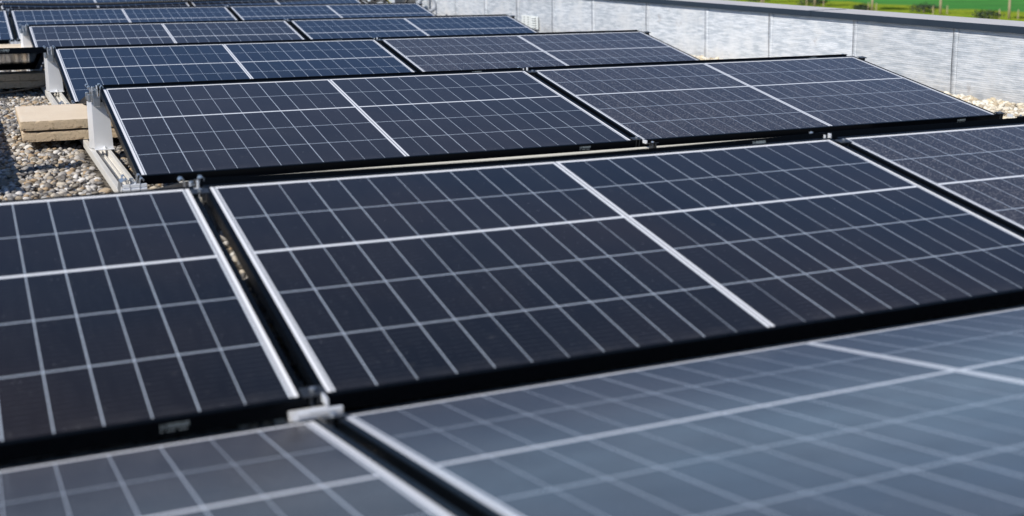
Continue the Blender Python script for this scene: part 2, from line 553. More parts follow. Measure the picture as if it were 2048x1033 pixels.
while cy < 14:
    ln = 3.0
    prof = [(4.424, 0.2745), (4.424, 0.309), (4.427, 0.312), (4.745, 0.316), (4.748, 0.313), (4.748, 0.25), (4.744, 0.25), (4.744, 0.29), (4.43, 0.29), (4.43, 0.2745)]
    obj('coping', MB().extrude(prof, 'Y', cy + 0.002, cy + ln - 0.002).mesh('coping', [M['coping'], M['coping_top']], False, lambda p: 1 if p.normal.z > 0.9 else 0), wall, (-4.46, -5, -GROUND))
    obj('joint_plate', MB().extrude([(4.4215, 0.279), (4.4215, 0.3095), (4.4262, 0.3135), (4.7, 0.3175), (4.7, 0.3165), (4.427, 0.3125), (4.4238, 0.309), (4.4238, 0.279)], 'Y', cy + ln - 0.012, cy + ln + 0.012).mesh('joint_plate', M['coping']), wall, (-4.46, -5, -GROUND))
    cy += ln
    k += 1

# vent grille in the wall
vg = thing('vent_grille', 'pale louvred vent grille set low in the silver parapet wall', 'vent', (4.44, 7.58, -0.06))
mb = MB().box(-0.012, 0.0, -0.20, 0.20, 0.0, 0.122, 0.002)
obj('vent_plate', mb.mesh('vent_plate', M['louvre']), vg)
for r_ in range(5):
    z = 0.012 + r_ * 0.022
    obj('slot', MB().box(-0.0135, -0.0115, -0.165, -0.07, z, z + 0.010).mesh('slot', M['dark_slot']), vg)
    for y in (0.02, 0.12):
        obj('slot', MB().box(-0.0135, -0.0115, y, y + 0.02, z, z + 0.008).mesh('slot', M['dark_slot']), vg)
mb = MB()
for r_ in range(5):
    z = 0.012 + r_ * 0.022
    mb.extrude([(-0.0135, z + 0.0105), (-0.022, z + 0.004), (-0.022, z + 0.0055), (-0.0135, z + 0.012)], 'Y', -0.165, -0.07)
obj('louvre', mb.mesh('louvre', M['louvre']), vg)

# landscape below the roof
tag(obj('terrain', MB().add([(-4000, -4000, -6.6), (6000, -4000, -6.6), (6000, 6000, -6.6), (-4000, 6000, -6.6)], [(0, 1, 2, 3)]).mesh('terrain', M['earth'])), kind='structure')
tag(obj('field', MB().add([(60, -200, -6.3), (240, -200, -6.3), (240, 420, -6.3), (60, 420, -6.3)], [(0, 1, 2, 3)]).mesh('field', M['crop'])), kind='structure')
vs, fs = [], []
for a in range(241):
    an = 2 * math.pi * a / 240
    hh = 105 + 50 * noise.noise(Vector((math.cos(an) * 3, math.sin(an) * 3, 0))) + 18 * noise.noise(Vector((math.cos(an) * 14, math.sin(an) * 14, 4)))
    for rr_, z in ((2200, -7), (2700, hh * 0.6), (3100, hh), (3900, -7)):
        vs.append((rr_ * math.cos(an), rr_ * math.sin(an), z))
for a in range(240):
    for c in range(3):
        fs.append((a * 4 + c, a * 4 + 4 + c, a * 4 + 5 + c, a * 4 + 1 + c))
tag(obj('added_hills', MB().add(vs, fs).mesh('added_hills', M['hill'], True)), kind='structure')  # unseen hills added to cover the bright low sky in panel reflections
def gz(x, y):
    return -6.0 + 0.25 * noise.noise(Vector((x * 0.15, y * 0.15, 0)))
nx, ny = 40, 120
vs = [(40 + 62 * i / nx + (noise.noise(Vector((j * .13, 3, 0))) * 1.2 if i == nx else 0), -40 + 260 * j / ny, gz(40 + 62 * i / nx, -40 + 260 * j / ny) if i < nx else -6.31) for i in range(nx + 1) for j in range(ny + 1)]
fs = [(i * (ny + 1) + j, (i + 1) * (ny + 1) + j, (i + 1) * (ny + 1) + j + 1, i * (ny + 1) + j + 1) for i in range(nx) for j in range(ny)]
tag(obj('meadow', MB().add(vs, fs).mesh('meadow', M['meadow'], True)), kind='structure')

def leaf_cloud(n, rx, ry, rz, size, seed):
    r = np.random.default_rng(seed)
    cl = r.normal(size=(22, 3))
    cl = cl / np.linalg.norm(cl, axis=1)[:, None] * r.uniform(0.3, 0.85, (22, 1))
    mb = MB()
    for k in range(n):
        c = cl[r.integers(22)] + r.normal(size=3) * 0.2
        c = c * (rx, ry, rz)
        a = Vector(r.normal(size=3)).normalized()
        b_ = a.cross(Vector(r.normal(size=3))).normalized()
        s = size * r.uniform(.6, 1.3)
        c = Vector(c)
        mb.add([c - a * s, c + b_ * s * .55, c + a * s, c - b_ * s * .55], [(0, 1, 2, 3)])
    return mb
tree_y = [84, 94, 104.3, 115.4, 125.4, 136.2, 147, 157.5]
tree_x = [88.6, 89.4, 89.5, 89.1, 88.3, 87.9, 88.4, 88.8]
tree_lab = ['young roadside tree, nearest of the row at the right picture edge', 'young tree second from the right in the meadow row', 'slim young tree whose pale trunk rises left of the rightmost trunk', 'young meadow tree with pale trunk in the middle of the row above the coping', 'young tree with pale trunk next left of the middle one beyond the wall', 'leftmost trunk clearly seen above the coping, young tree', 'far young tree just showing where the coping leaves the top edge', 'farthest young tree of the meadow row beyond the coping']
crowns = [leaf_cloud(1500, 2.0, 2.0, 1.6, 0.2, 30 + q).mesh('crown', M['leaf']) for q in range(3)]
for q, (tx, ty) in enumerate(zip(tree_x, tree_y)):
    zz = gz(tx, ty)
    t = thing('young_tree', tree_lab[q], 'tree', (tx, ty, zz), (0, 0, q * 1.3), 'young trees planted in a row on the meadow')
    mb = MB().tube([(0, 0, -0.1), (0.02, 0, 1.4), (0.0, 0.05, 3.2), (0.05, 0, 5.6)], [0.13, 0.11, 0.09, 0.03], 9)
    for a in range(6):
        an = a * 1.05
        mb.tube([(0, 0.03, 3.3 + a * 0.25), (0.8 * math.cos(an), 0.8 * math.sin(an), 4.3 + a * 0.25)], [0.04, 0.012], 6)
    obj('trunk', mb.mesh('trunk', M['bark'], True), t)
    obj('crown', crowns[q % 3], t, (0, 0, 5.2))
    for sx in (-1.1, 1.2):
        obj('support_stake', MB().cyl((sx * .7, sx * .5, -0.1), (sx * .7, sx * .5, 0.9), 0.05, 8).mesh('support_stake', M['bark']), t)
bush_lab = ['farthest dark low bush, where the coping meets the top picture edge', 'low dark bush second farthest, between two thin trunks near the top edge', 'small dark bush in the middle of the meadow row, left of a pale trunk', 'widest dark bush in the meadow, right of the middle trunk', 'nearest dark bush in the meadow, left of the rightmost trunk']
for q, (bx, by, bw, bh) in enumerate([(90.7, 141.7, 3.5, 0.9), (89.6, 127.8, 3.3, 0.9), (88.9, 117.0, 2.3, 0.75), (90.1, 107.7, 3.4, 0.9), (88.1, 95.6, 2.6, 0.8)]):
    b_ = thing('bush', bush_lab[q], 'bush', (bx, by, gz(bx, by) - 0.05), group='low dark bushes in the meadow')
    obj('foliage', leaf_cloud(700, bw * .62, bw * .5, bh * .62, 0.11, 60 + q).mesh('foliage', M['shrub']), b_, (0, 0, bh * .5))
    obj('stem', MB().cyl((0, 0, -0.2), (0, 0, bh * .6), 0.05, 6).mesh('stem', M['bark']), b_)

# ------------------------------------------------------------------ gravel
import bmesh
def ico(sub):
    bm = bmesh.new()
    bmesh.ops.create_icosphere(bm, subdivisions=sub, radius=1.0)
    v = np.array([p.co[:] for p in bm.verts])
    bm.verts.index_update()
    f = np.array([[q.index for q in p.verts] for p in bm.faces])
    bm.free()
    return v, f
IV, IF = ico(2)
variants = []
for q in range(14):
    d = np.array([1 + 0.22 * noise.noise(Vector(p) * 1.1 + Vector((q * 9.1, 0, 0))) + 0.12 * noise.noise(Vector(p) * 2.3 + Vector((0, q * 5, 0))) for p in IV])
    variants.append(IV * d[:, None])
def gravel(name, regions, size, mat, lift=0.0):
    pts = []
    for x0, x1, y0, y1, dens in regions:
        n = int((x1 - x0) * (y1 - y0) * dens)
        p = np.stack([rng.uniform(x0, x1, n), rng.uniform(y0, y1, n), np.zeros(n)], 1)
        p[:, 2] = GROUND - 0.006 + rng.uniform(-0.010, 0.009, n) + lift
        pts.append(p)
    pts = np.concatenate(pts)
    keep = ~((np.abs(pts[:, 0] + 0.020) < 0.047) & (pts[:, 1] > -0.12))
    pts = pts[keep]
    n = len(pts)
    V = np.empty((n, len(IV), 3), np.float32)
    for k in range(n):
        s = size * rng.lognormal(0, 0.24)
        sc = np.array([1.0, rng.uniform(.62, .9), rng.uniform(.42, .68)]) * s
        a, b_, c = rng.uniform(0, 6.283), rng.normal(0, .38), rng.normal(0, .38)
        ca, sa, cb, sb, cc, sc_ = math.cos(a), math.sin(a), math.cos(b_), math.sin(b_), math.cos(c), math.sin(c)
        m = np.array([[ca, -sa, 0], [sa, ca, 0], [0, 0, 1]]) @ np.array([[cb, 0, sb], [0, 1, 0], [-sb, 0, cb]]) @ np.array([[1, 0, 0], [0, cc, -sc_], [0, sc_, cc]])
        V[k] = (variants[k % 14] * sc) @ m.T + pts[k]
    F = (IF[None] + (np.arange(n) * len(IV))[:, None, None]).reshape(-1, 3)
    me = bpy.data.meshes.new(name)
    me.vertices.add(n * len(IV))
    me.vertices.foreach_set('co', V.reshape(-1))
    me.loops.add(F.size)
    me.loops.foreach_set('vertex_index', F.reshape(-1).astype(np.int32))
    me.polygons.add(len(F))
    me.polygons.foreach_set('loop_start', (np.arange(len(F)) * 3).astype(np.int32))
    me.polygons.foreach_set('use_smooth', np.ones(len(F), bool))
    me.materials.append(mat)
    me.update()
    me.validate()
    return tag(obj(name, me), kind='stuff')
g = gravel('gravel', [(-0.62, 0.42, 0.1, 3.4, 4000), (-0.62, 0.30, 3.4, 7.6, 3000), (-0.10, 0.10, -2.6, -1.1, 3000), (-1.7, -0.62, -1.2, 7.2, 1300), (-0.62, 0.42, -1.15, 0.1, 1800)], 0.0118, M['pebble'])
g2 = gravel('pale_gravel', [(3.5, 4.44, -0.6, 2.2, 2100), (3.6, 4.44, 2.2, 6.0, 1500)], 0.017, M['pebble_pale'], 0.006)

# ------------------------------------------------------------------ solar panels
def frame_mesh(bow):
    prof = [(0.028, -0.030), (0.0, -0.030), (0.0, -0.0012), (0.0012, 0.0), (0.0113, 0.0), (0.012, -0.0006), (0.012, -0.006)]
    N = 16
    path = []
    for i in range(N):
        path.append(('b', i / N))
    path.append(('r', 0))
    for i in range(N):
        path.append(('t', i / N))
    path.append(('l', 0))
    def pos(key, d):
        k, s = key
        x0, x1, y0, y1 = d, PL - d, d, PW - d
        if k == 'b': return (x0 + (x1 - x0) * s, y0)
        if k == 'r': return (x1, y0)
        if k == 't': return (x1 - (x1 - x0) * s, y1)
        return (x0, y1)
    mb = MB()
    n = len(path)
    vs = []
    for d, z in prof:
        for key in path:
            x, y = pos(key, d)
            vs.append((x, y, z - bow * math.sin(math.pi * x / PL)))
    fs = []
    for k in range(len(prof) - 1):
        for i in range(n):
            j = (i + 1) % n
            fs.append((k * n + i, k * n + j, (k + 1) * n + j, (k + 1) * n + i))
    mb.add(vs, fs)
    return mb.mesh('frame', M['frame'])
def sheet_mesh(name, mat, z, inset, bow, flip=False):
    N = 16
    vs = []
    for i in range(N + 1):
        x = inset + (PL - 2 * inset) * i / N
        for y in (inset, PW - inset):
            vs.append((x, y, z - bow * math.sin(math.pi * x / PL)))
    fs = [(2 * i, 2 * i + 1, 2 * i + 3, 2 * i + 2) for i in range(N)]
    if not flip:
        fs = [tuple(reversed(f)) for f in fs]
    me = bpy.data.meshes.new(name)
    me.from_pydata(vs, [], fs)
    me.materials.append(mat)
    return me
def mark_mesh(bow):
    """small two-line print on the long side of the frame, letters too small to read in the photograph"""
    mb = MB()
    r = random.Random(3)
    zb = -bow * math.sin(math.pi * 1.55 / PL)
    x = 1.5255
    for k in range(8):
        wd = 0.0042
        z0, z1 = -0.0150 + zb, -0.0075 + zb
        st = r.randint(0, 3)
        t = 0.0012
        mb.box(x, x + t, -0.0006, 0.0005, z0, z1)
        if st != 1: mb.box(x + wd - t, x + wd, -0.0006, 0.0005, z0, z1)
        if st in (0, 2): mb.box(x + t, x + wd - t, -0.0006, 0.0005, z1 - t, z1)
        if st in (0, 1, 3): mb.box(x + t, x + wd - t, -0.0006, 0.0005, z0, z0 + t)
        mb.box(x + t, x + wd - t, -0.0006, 0.0005, (z0 + z1) / 2 - t / 2, (z0 + z1) / 2 + t / 2)
        x += 0.0055
    x = 1.5255
    for k in range(9):
        if k not in (1, 5):
            mb.box(x, x + 0.0026, -0.0006, 0.0005, -0.0212 + zb, -0.0185 + zb)
        x += 0.0046
    return mb.mesh('maker_mark', M['mark'])
PM = {}
def panel_meshes(mat, bow):
    key = (mat, bow)
    if key not in PM:
        fk = ('f', bow)
        if fk not in PM:
            PM[fk] = (frame_mesh(bow), sheet_mesh('backsheet', M['backsheet'], -0.0065, 0.0122, bow, True), mark_mesh(bow))
        PM[key] = (PM[fk][0], sheet_mesh('cell_glass', M[mat], -0.0016, 0.0122, bow), PM[fk][1], PM[fk][2])
    return PM[key]
def panel(row, col, away, mat, label, bow=0.0, dtilt=0.0, dz=0.0):
    x = (col - 1) * (PL + GX) + XO[row]
    y0 = (row - 3) * P + YO[row]
    if away:
        y, z, rx = y0 + RUN + RIDGE_GAP, ZO[row] + RISE, -TILT
        dz += 0.008 if row == 2 else 0.005
    else:
        y, z, rx = y0, ZO[row], TILT
    t = thing('solar_panel', label, 'solar panel', (x, y, z + dz), (rx + dtilt, 0, 0), 'black framed solar panels mounted in tilted rows on the gravel roof')
    me = panel_meshes(mat, bow)
    for nm, m in zip(('frame', 'cell_glass', 'backsheet', 'maker_mark'), me):
        obj(nm, m, t)
    return t

# nearest row, leaning away from the camera: its low edge is the far one
def near(col, mat, label):
    x = (col - 1) * (PL + GX) + XO[1]
    y = -1 * P - GV - RUN + YO[1]
    t = thing('solar_panel', label, 'solar panel', (x, y, RISE + ZO[1]), (-TILT, 0, 0), 'black framed solar panels mounted in tilted rows on the gravel roof')
    for nm, m in zip(('frame', 'cell_glass', 'backsheet', 'maker_mark'), panel_meshes(mat, 0.0)):
        obj(nm, m, t)
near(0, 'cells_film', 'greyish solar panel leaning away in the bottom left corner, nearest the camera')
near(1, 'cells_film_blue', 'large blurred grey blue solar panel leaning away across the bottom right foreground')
panel(2, 0, False, 'cells', 'dark solar panel at the left edge, left of the big central panel')
panel(2, 1, False, 'cells', 'big dark navy solar panel filling the middle of the picture', bow=0.003)
panel(2, 2, False, 'cells_speck', 'speckled solar panel cut by the right edge, right of the big central panel')
panel(2, 1, True, 'cells_blue', 'solar panel leaning away behind the top edge of the big central panel', bow=0.010, dtilt=-0.026, dz=-0.001)
panel(2, 2, True, 'cells_blue', 'solar panel leaning away behind the speckled panel at the right edge', dtilt=-0.024)
panel(3, 1, False, 'cells_warm', 'sharp dark solar panel beside the two stacked paving slabs')
panel(3, 2, False, 'cells_speck', 'speckled brownish solar panel whose lower right corner touches pale gravel')
panel(3, 1, True, 'cells_blue', 'solar panel leaning away behind the sharp panel')
panel(3, 2, True, 'cells_blue', 'solar panel leaning away behind the speckled brownish panel by the wall')
panel(4, 1, False, 'cells_blue', 'blue black solar panel whose top left corner meets the end of a bare frame bar')
panel(4, 2, False, 'cells_speck', 'finely speckled solar panel, second full one along the silver wall')
panel(4, 0, True, 'cells_blue', 'solar panel at far left seen only by its black frame bar over gravel')
panel(4, 1, True, 'cells_blue', 'solar panel leaning away behind the blue black panel')
panel(4, 2, True, 'cells_blue', 'solar panel leaning away behind the finely speckled panel')
panel(5, 1, False, 'cells_warm', 'greyish solar panel, third row from the top, with a free bright post at its corner')
panel(5, 2, False, 'cells_blue', 'blue solar panel ending just left of the pale vent grille')
panel(5, 1, True, 'cells_blue', 'solar panel leaning away behind the greyish third row panel')
panel(5, 2, True, 'cells_blue', 'solar panel leaning away beside the vent grille')
panel(6, 0, False, 'cells_blue', 'narrow slice of solar panel at the upper left picture edge')
panel(6, 1, False, 'cells_blue', 'blue solar panel next to the narrow slice at upper left, second row from the top')
panel(6, 2, False, 'cells_blue', 'blue solar panel ending at the black hose loop by the wall')
panel(6, 0, True, 'cells_blue', 'solar panel leaning away behind the narrow slice at upper left')
panel(6, 1, True, 'cells_blue', 'solar panel leaning away before the topmost left panel')
panel(6, 2, True, 'cells_blue', 'solar panel leaning away in front of the topmost right panel')
panel(7, 0, False, 'cells_blue', 'far solar panel at the extreme top left corner')
panel(7, 1, False, 'cells_blue', 'far blue solar panel cut by the top edge at the left, under the black conduit')
panel(7, 2, False, 'cells_blue', 'far blue solar panel cut by the top edge, ending near the cable clutter')

# ------------------------------------------------------------------ mounting: posts, valley brackets, rails
ZB = -0.060           # top of the rail
def post_meshes(h):
    # bent sheet column: main plate, two angled flanges
    mb = MB()
    t = 0.003
    prof = [(-0.034, 0.060), (-0.020, 0.0), (0.047, 0.0), (0.050, 0.045)]
    def outline(s):
        return [(0.012 + (x - 0.012) * (1 - 0.10 * s), y) for x, y in prof]
    lo, hi = outline(0), outline(1)
    zs = (0.004, h)
    vs = []
    for z, o_ in ((zs[0], lo), (zs[1], hi)):
        for x, y in o_:
            vs.append((x, y, z))
        for x, y in o_:
            vs.append((0.012 + (x - 0.012) * 0.93, y + t if y < 0.03 else y, z))
    fs = []
    for i in range(3):
        fs.append((i, i + 1, 9 + i, 8 + i))
        fs.append((4 + i, 12 + i, 13 + i, 5 + i))
        fs.append((8 + i, 9 + i, 13 + i, 12 + i))
        fs.append((i, 4 + i, 5 + i, i + 1))
    fs += [(0, 8, 12, 4), (3, 7, 15, 11)]
    mb.add(vs, fs)
    column = mb.mesh('column', M['alu'])
    fb = MB().box(-0.022, 0.050, -0.024, 0.0, 0.0, 0.004, 0.001)
    fb.cyl((0.016, -0.012, 0.004), (0.016, -0.012, 0.011), 0.006, 6).cyl((0.016, -0.012, 0.011), (0.016, -0.012, 0.015), 0.003, 8)
    return column, fb.mesh('foot_flange', M['alu'])
def clamp_meshes():
    """end clamp: thin double hooked aluminium extrusion; mid clamp: low plate bridging two frames"""
    prof = [(-0.027, -0.001), (-0.0285, 0.004), (-0.025, 0.0085), (-0.0195, 0.0085), (-0.0165, 0.003), (-0.0135, -0.016), (-0.0125, -0.034), (0.0125, -0.034), (0.0135, -0.016), (0.0165, 0.003), (0.0195, 0.0085), (0.025, 0.0085), (0.0285, 0.004), (0.027, -0.001)]
    end = MB().strip(prof, -0.0016, 'Y', -0.016, 0.016).mesh('clamp_jaw', M['steel'])
    mb = MB()
    mb.box(-0.019, 0.019, -0.016, 0.016, 0.0008, 0.0034, 0.0006)
    mb.box(-0.0075, -0.0055, -0.016, 0.016, -0.03, 0.0007)
    mb.box(0.0055, 0.0075, -0.016, 0.016, -0.03, 0.0007)
    mid = mb.mesh('clamp_jaw', M['clamp_dark'])
    mb = MB().cyl((0, 0, -0.038), (0, 0, -0.010), 0.004, 10).cyl((0, 0, -0.010), (0, 0, -0.003), 0.0068, 6).cyl((0, 0, -0.0115), (0, 0, -0.0101), 0.0085, 14)
    bolt = mb.mesh('bolt', M['steel'])
    mb = MB().cyl((0, 0, 0.0036), (0, 0, 0.0085), 0.006, 6).cyl((0, 0, 0.0085), (0, 0, 0.0095), 0.0035, 10)
    mbolt = mb.mesh('bolt', M['steel'])
    mb = MB().box(-0.012, 0.014, -0.014, 0.014, -0.070, -0.0345, 0.002).box(-0.030, -0.020, -0.012, 0.010, -0.052, -0.022, 0.002)
    block = mb.mesh('clamp_block', M['steel'])
    mb = MB().box(-0.010, -0.008, -0.005, 0.005, -0.040, 0.003).box(0.0065, 0.010, -0.007, 0.007, -0.040, 0.006).box(-0.0079, 0.0064, -0.004, 0.004, -0.014, -0.0115)
    web = mb.mesh('ridge_web', M['alu'])
    return end, mid, bolt, mbolt, block, web
PH = RISE - ZB - 0.055
COLM, FOOTM = post_meshes(PH)
JAW, MIDJAW, BOLT, MIDBOLT, BLOCK, WEB = clamp_meshes()
def ridge_post(row, x, label, end=0):
    y = (row - 3) * P + YO[row] + RUN + RIDGE_GAP / 2
    t = thing('ridge_post', label, 'mounting post', (x, y - 0.03, ZB), group='aluminium ridge posts holding the high panel edges')
    obj('column', COLM, t)
    obj('foot_flange', FOOTM, t)
    zt = RISE + ZO[row] - ZB
    obj('ridge_web', WEB, t, (0, 0.03, zt + 0.001))
    for front in (True, False):
        dy = -0.012 if front else 0.074
        if end == 0 or (end == 2 and not front):
            j = obj('clamp_jaw', JAW, t, (0, dy, zt + (0.001 if front else 0.001)))
            obj('bolt', BOLT, j)
            obj('clamp_block', BLOCK, j)
        else:
            j = obj('clamp_jaw', MIDJAW, t, (0, dy - (0.040 if front else -0.04), zt - 0.0065))
            j.rotation_euler = (TILT if front else -TILT, 0, 0)
            obj('bolt', MIDBOLT, j)
    return t
def valley_meshes():
    mb = MB()
    # stepped base piece seen as a grooved bar from the front
    H = -ZB
    mb.extrude([(-0.050, H - 0.028), (-0.050, H - 0.015), (-0.0475, H - 0.012), (-0.050, H - 0.009), (-0.050, H - 0.001), (-0.048, H), (-0.044, H), (-0.0425, H - 0.001), (-0.0425, H - 0.028)], 'X', -0.035, 0.035)
    mb.box(-0.030, 0.030, -0.0424, 0.048, 0.0, H - 0.029)
    return mb.mesh('bracket_base', M['alu'])
VB = valley_meshes()
def valley_bracket(row, x, label, end=0):
    y = (row - 3) * P + YO[row] - GV / 2
    t = thing('valley_bracket', label, 'mounting bracket', (x, y, ZB + 0.0005), group='aluminium brackets holding the low panel edges')
    dz = 0.005 if row == 2 else (-0.008 if end == 0 else -0.022)
    obj('bracket_base', VB, t, (-0.015 if row == 2 else 0, 0, dz))
    for far in (True, False):
        dy = (0.066 if far else -0.066) if end else (0.040 if far else -0.035)
        lift = -ZB + ZO[row] + (0.0 if end == 0 else (0.003 if far else 0.003))
        j = obj('clamp_jaw', JAW if end == 0 else MIDJAW, t, (0, dy, lift))
        obj('bolt', BOLT if end == 0 else MIDBOLT, j)
        if end:
            j.rotation_euler = (TILT if far else -TILT, 0, 0)
    if end == 0:
        mb = MB().strip([(-0.036, -0.010), (-0.041, 0.030), (-0.036, 0.055), (-0.026, 0.062)], 0.002, 'Y', -0.03, 0.03)
        obj('side_clip', mb.mesh('side_clip', M['steel']), t)
    else:
        mb = MB().box(0.004, 0.0075, -0.010, 0.022, -ZB * 0.9, -ZB + 0.007)
        obj('ridge_web', mb.mesh('upright_web', M['alu']), t)
    return t
def rail_mesh(ln):
    hgt = -ZB + 0.0 + GROUND
    H = ZB - GROUND
    mb = MB()
    prof = [(-0.036, 0), (-0.036, H - 0.001), (-0.019, H - 0.001), (-0.019, H - 0.006), (-0.016, H - 0.006), (-0.012, 0.012), (-0.002, 0.012), (-0.001, 0.016), (0.001, 0.016), (0.002, 0.012), (0.018, 0.012), (0.022, H - 0.006), (0.024, H - 0.001), (0.036, H - 0.001), (0.036, 0)]
    # concave profile: build as separate convex bars
    mb.box(-0.036, -0.018, 0, ln, 0.004, H - 0.0015, 0.001)
    mb.box(0.024, 0.036, 0, ln, 0.004, H - 0.0015, 0.001)
    mb.box(-0.0175, 0.0235, 0, ln, 0.002, 0.010)
    mb.box(-0.006, -0.003, 0, ln, 0.0105, 0.018)
    mb.box(0.010, 0.013, 0, ln, 0.0105, 0.018)
    return mb.mesh('base_rail', M['alu_rail'])
RAIL = rail_mesh(P - 0.03)
def base_rail(row, x, label):
    y = (row - 3) * P + YO[row] - GV / 2 - 0.09
    o = obj('base_rail', RAIL, None, (x, y, GROUND))
    tag(o, label, 'rail', 'aluminium base rails lying on the gravel')

def jx(row, j):            # x of joint j: 0 = left end of column 1, 1 = between 1 and 2, 2 = right end
    return (j * (PL + GX)) + XO[row] - GX / 2
post_lab = {
    (2, 0): 'clamp topped post between the left edge panel and the big central panel',
    (2, 1): 'post whose bright clamp tip breaks the bar above the big central panel',
    (3, 0): 'tall free aluminium post standing in front of the two stacked slabs',
    (3, 1): 'post clamping the joint above the gap between sharp and speckled panel',
    (3, 2): 'post under the top right corner of the speckled panel by the wall',
    (4, 0): 'free aluminium post at the end of the bare frame bar over dark gravel',
    (4, 1): 'post at the top of the gap between blue black and finely speckled panel',
    (4, 2): 'post under the top right corner of the finely speckled panel at the wall',
    (5, 0): 'small free post at upper left, third bright post up the left side',
    (5, 1): 'post at the top of the gap between the greyish and the blue third row panels',
    (5, 2): 'post under the top right corner of the panel beside the vent grille',
    (6, 0): 'tiny post at the joint of the narrow slice panel at upper left',
    (6, 1): 'post at the top of the gap in the second row from the top',
    (6, 2): 'post under the panel corner touching the black hose loop'}
for (r_, j), lb in post_lab.items():
    ridge_post(r_, jx(r_, j) + (-0.004 if j == 0 else 0.004 if j == 2 else 0), lb, (2 if r_ == 2 else 0) if j == 0 and r_ != 6 else 1 if j == 1 or j == 0 else 1)
    base_rail(r_, jx(r_, j) + (-0.004 if j == 0 else 0.004 if j == 2 else 0), {
        0: 'pale aluminium base rail at the left end of ', 1: 'base rail under the panel joint in the middle of ', 2: 'base rail at the wall side end of '}[j] + {2: 'the big central row', 3: 'the row beside the slabs', 4: 'the row behind the slabs', 5: 'the third row down', 6: 'the second row down'}[r_])
val_lab = {
    (2, 0): 'blurred silver grooved bracket where four near panels meet at lower left centre',
    (3, 0): 'curled silver bracket at the foot of the free post by the slabs',
    (3, 1): 'small bracket at the bottom of the gap between sharp and speckled panel',
    (3, 2): 'bracket at the lower right corner of the speckled panel by the pale gravel',
    (4, 0): 'silver bracket at the low corner of the blue black panel behind the slabs',
    (4, 2): 'bracket at the wall side low corner of the finely speckled panel',
    (6, 0): 'bright bracket at the low corner of the narrow slice panel at upper left',
    (5, 0): 'bracket hidden low at the left corner of the greyish third row panel'}
for (r_, j), lb in val_lab.items():
    valley_bracket(r_, jx(r_, j) + (-0.012 if j == 0 and r_ != 2 else 0.006 if j == 2 else 0), lb, 0 if (j == 0 and r_ != 2) else 1)

# ------------------------------------------------------------------ paving slab ballast
def slab_mesh(lx, ly, h, seed):
    """cast slab: gridded faces, rough worn edges"""
    def grid(n0, n1, f):
        vs = [f(i / n0, j / n1) for i in range(n0 + 1) for j in range(n1 + 1)]
        fs = [(i * (n1 + 1) + j, (i + 1) * (n1 + 1) + j, (i + 1) * (n1 + 1) + j + 1, i * (n1 + 1) + j + 1) for i in range(n0) for j in range(n1)]
        return vs, fs
    def warp(p):
        x, y, z = p
        q = Vector((x * 30 + seed * 7, y * 30, z * 40))
        e = sum(1 for a, L in ((x, lx), (y, ly), (z, h)) if a < 1e-6 or a > L - 1e-6)
        chip = max(0.0, noise.noise(q * 1.3 + Vector((3, 1, 2))) - 0.12) * 0.008 if e >= 2 else 0.0
        rnd = 0.0009 * (e - 1) + chip
        d = noise.noise(q) * 0.0005 + noise.noise(q * 3.1) * 0.0004
        cx, cy, cz = lx / 2, ly / 2, h / 2
        out = []
        for a, L, c in ((x, lx, cx), (y, ly, cy), (z, h, cz)):
            if a < 1e-6: out.append(a + rnd + d)
            elif a > L - 1e-6: out.append(a - rnd + d)
            else: out.append(a)
        return tuple(out)
    nx, ny, nz = int(lx / 0.012), int(ly / 0.012), 4
    mb = MB()
    for n0, n1, f in ((nx, ny, lambda a, b: (a * lx, b * ly, h)), (nx, ny, lambda a, b: (a * lx, b * ly, 0.0)), (nx, nz, lambda a, b: (a * lx, 0.0, b * h)), (nx, nz, lambda a, b: (a * lx, ly, b * h)), (ny, nz, lambda a, b: (0.0, a * ly, b * h)), (ny, nz, lambda a, b: (lx, a * ly, b * h))):
        vs, fs = grid(n0, n1, f)
        mb.add([warp(p) for p in vs], fs)
    me = mb.mesh('paving_slab', [M['paver'], M['paver_side']], True)
    bm = bmesh.new()
    bm.from_mesh(me)
    bmesh.ops.remove_doubles(bm, verts=bm.verts, dist=0.0004)
    bmesh.ops.recalc_face_normals(bm, faces=bm.faces)
    bm.to_mesh(me)
    bm.free()
    for p in me.polygons:
        p.material_index = 0 if p.normal.z > 0.6 else 1
        p.use_smooth = False
    return me
SLAB = slab_mesh(0.62, 0.58, 0.039, 1)
KERB = slab_mesh(0.62, 0.17, 0.039, 2)
def slab(x, y, z, rz, label, mesh=None):
    o = obj('paving_slab', mesh or SLAB, None, (x, y, z))
    o.rotation_euler = (0, 0, rz)
    tag(o, label, 'paving slab', 'concrete paving slabs used as ballast')
slab(-0.272, 1.405, -0.0595, R(-1.0), 'lower of the two stacked beige slabs by the free post')
slab(-0.276, 1.400, -0.0135, R(-0.6), 'sunlit upper beige slab of the stack by the free post')
slab(-0.30, 3.70, -0.0595, R(0.5), 'dark shaded slab lower in the stack under the bare frame bar', KERB)
slab(-0.30, 3.695, -0.0195, R(-0.5), 'dark shaded slab on top of the stack under the bare frame bar', KERB)
slab(-0.60, 5.555, -0.0595, R(0.5), 'far beige slab just above the bare frame bar at left, lower one')
slab(-0.60, 5.56, -0.0155, R(0.0), 'far sunlit beige slab just above the bare frame bar at left')
batten = thing('valley_batten', 'long cream added duct lying in the valley below the sharp panel', 'cable duct', (0.12, -0.05, GROUND + 0.012))  # cream length added to give the pale strip along the valley
obj('batten_body', MB().box(0, 2.75, -0.028, 0.032, 0.0, 0.0555).mesh('batten_body', M['batten']), batten)
obj('batten_cap', MB().box(-0.002, 2.752, -0.030, 0.034, 0.0558, 0.0625, 0.002).mesh('batten_cap', M['batten']), batten)

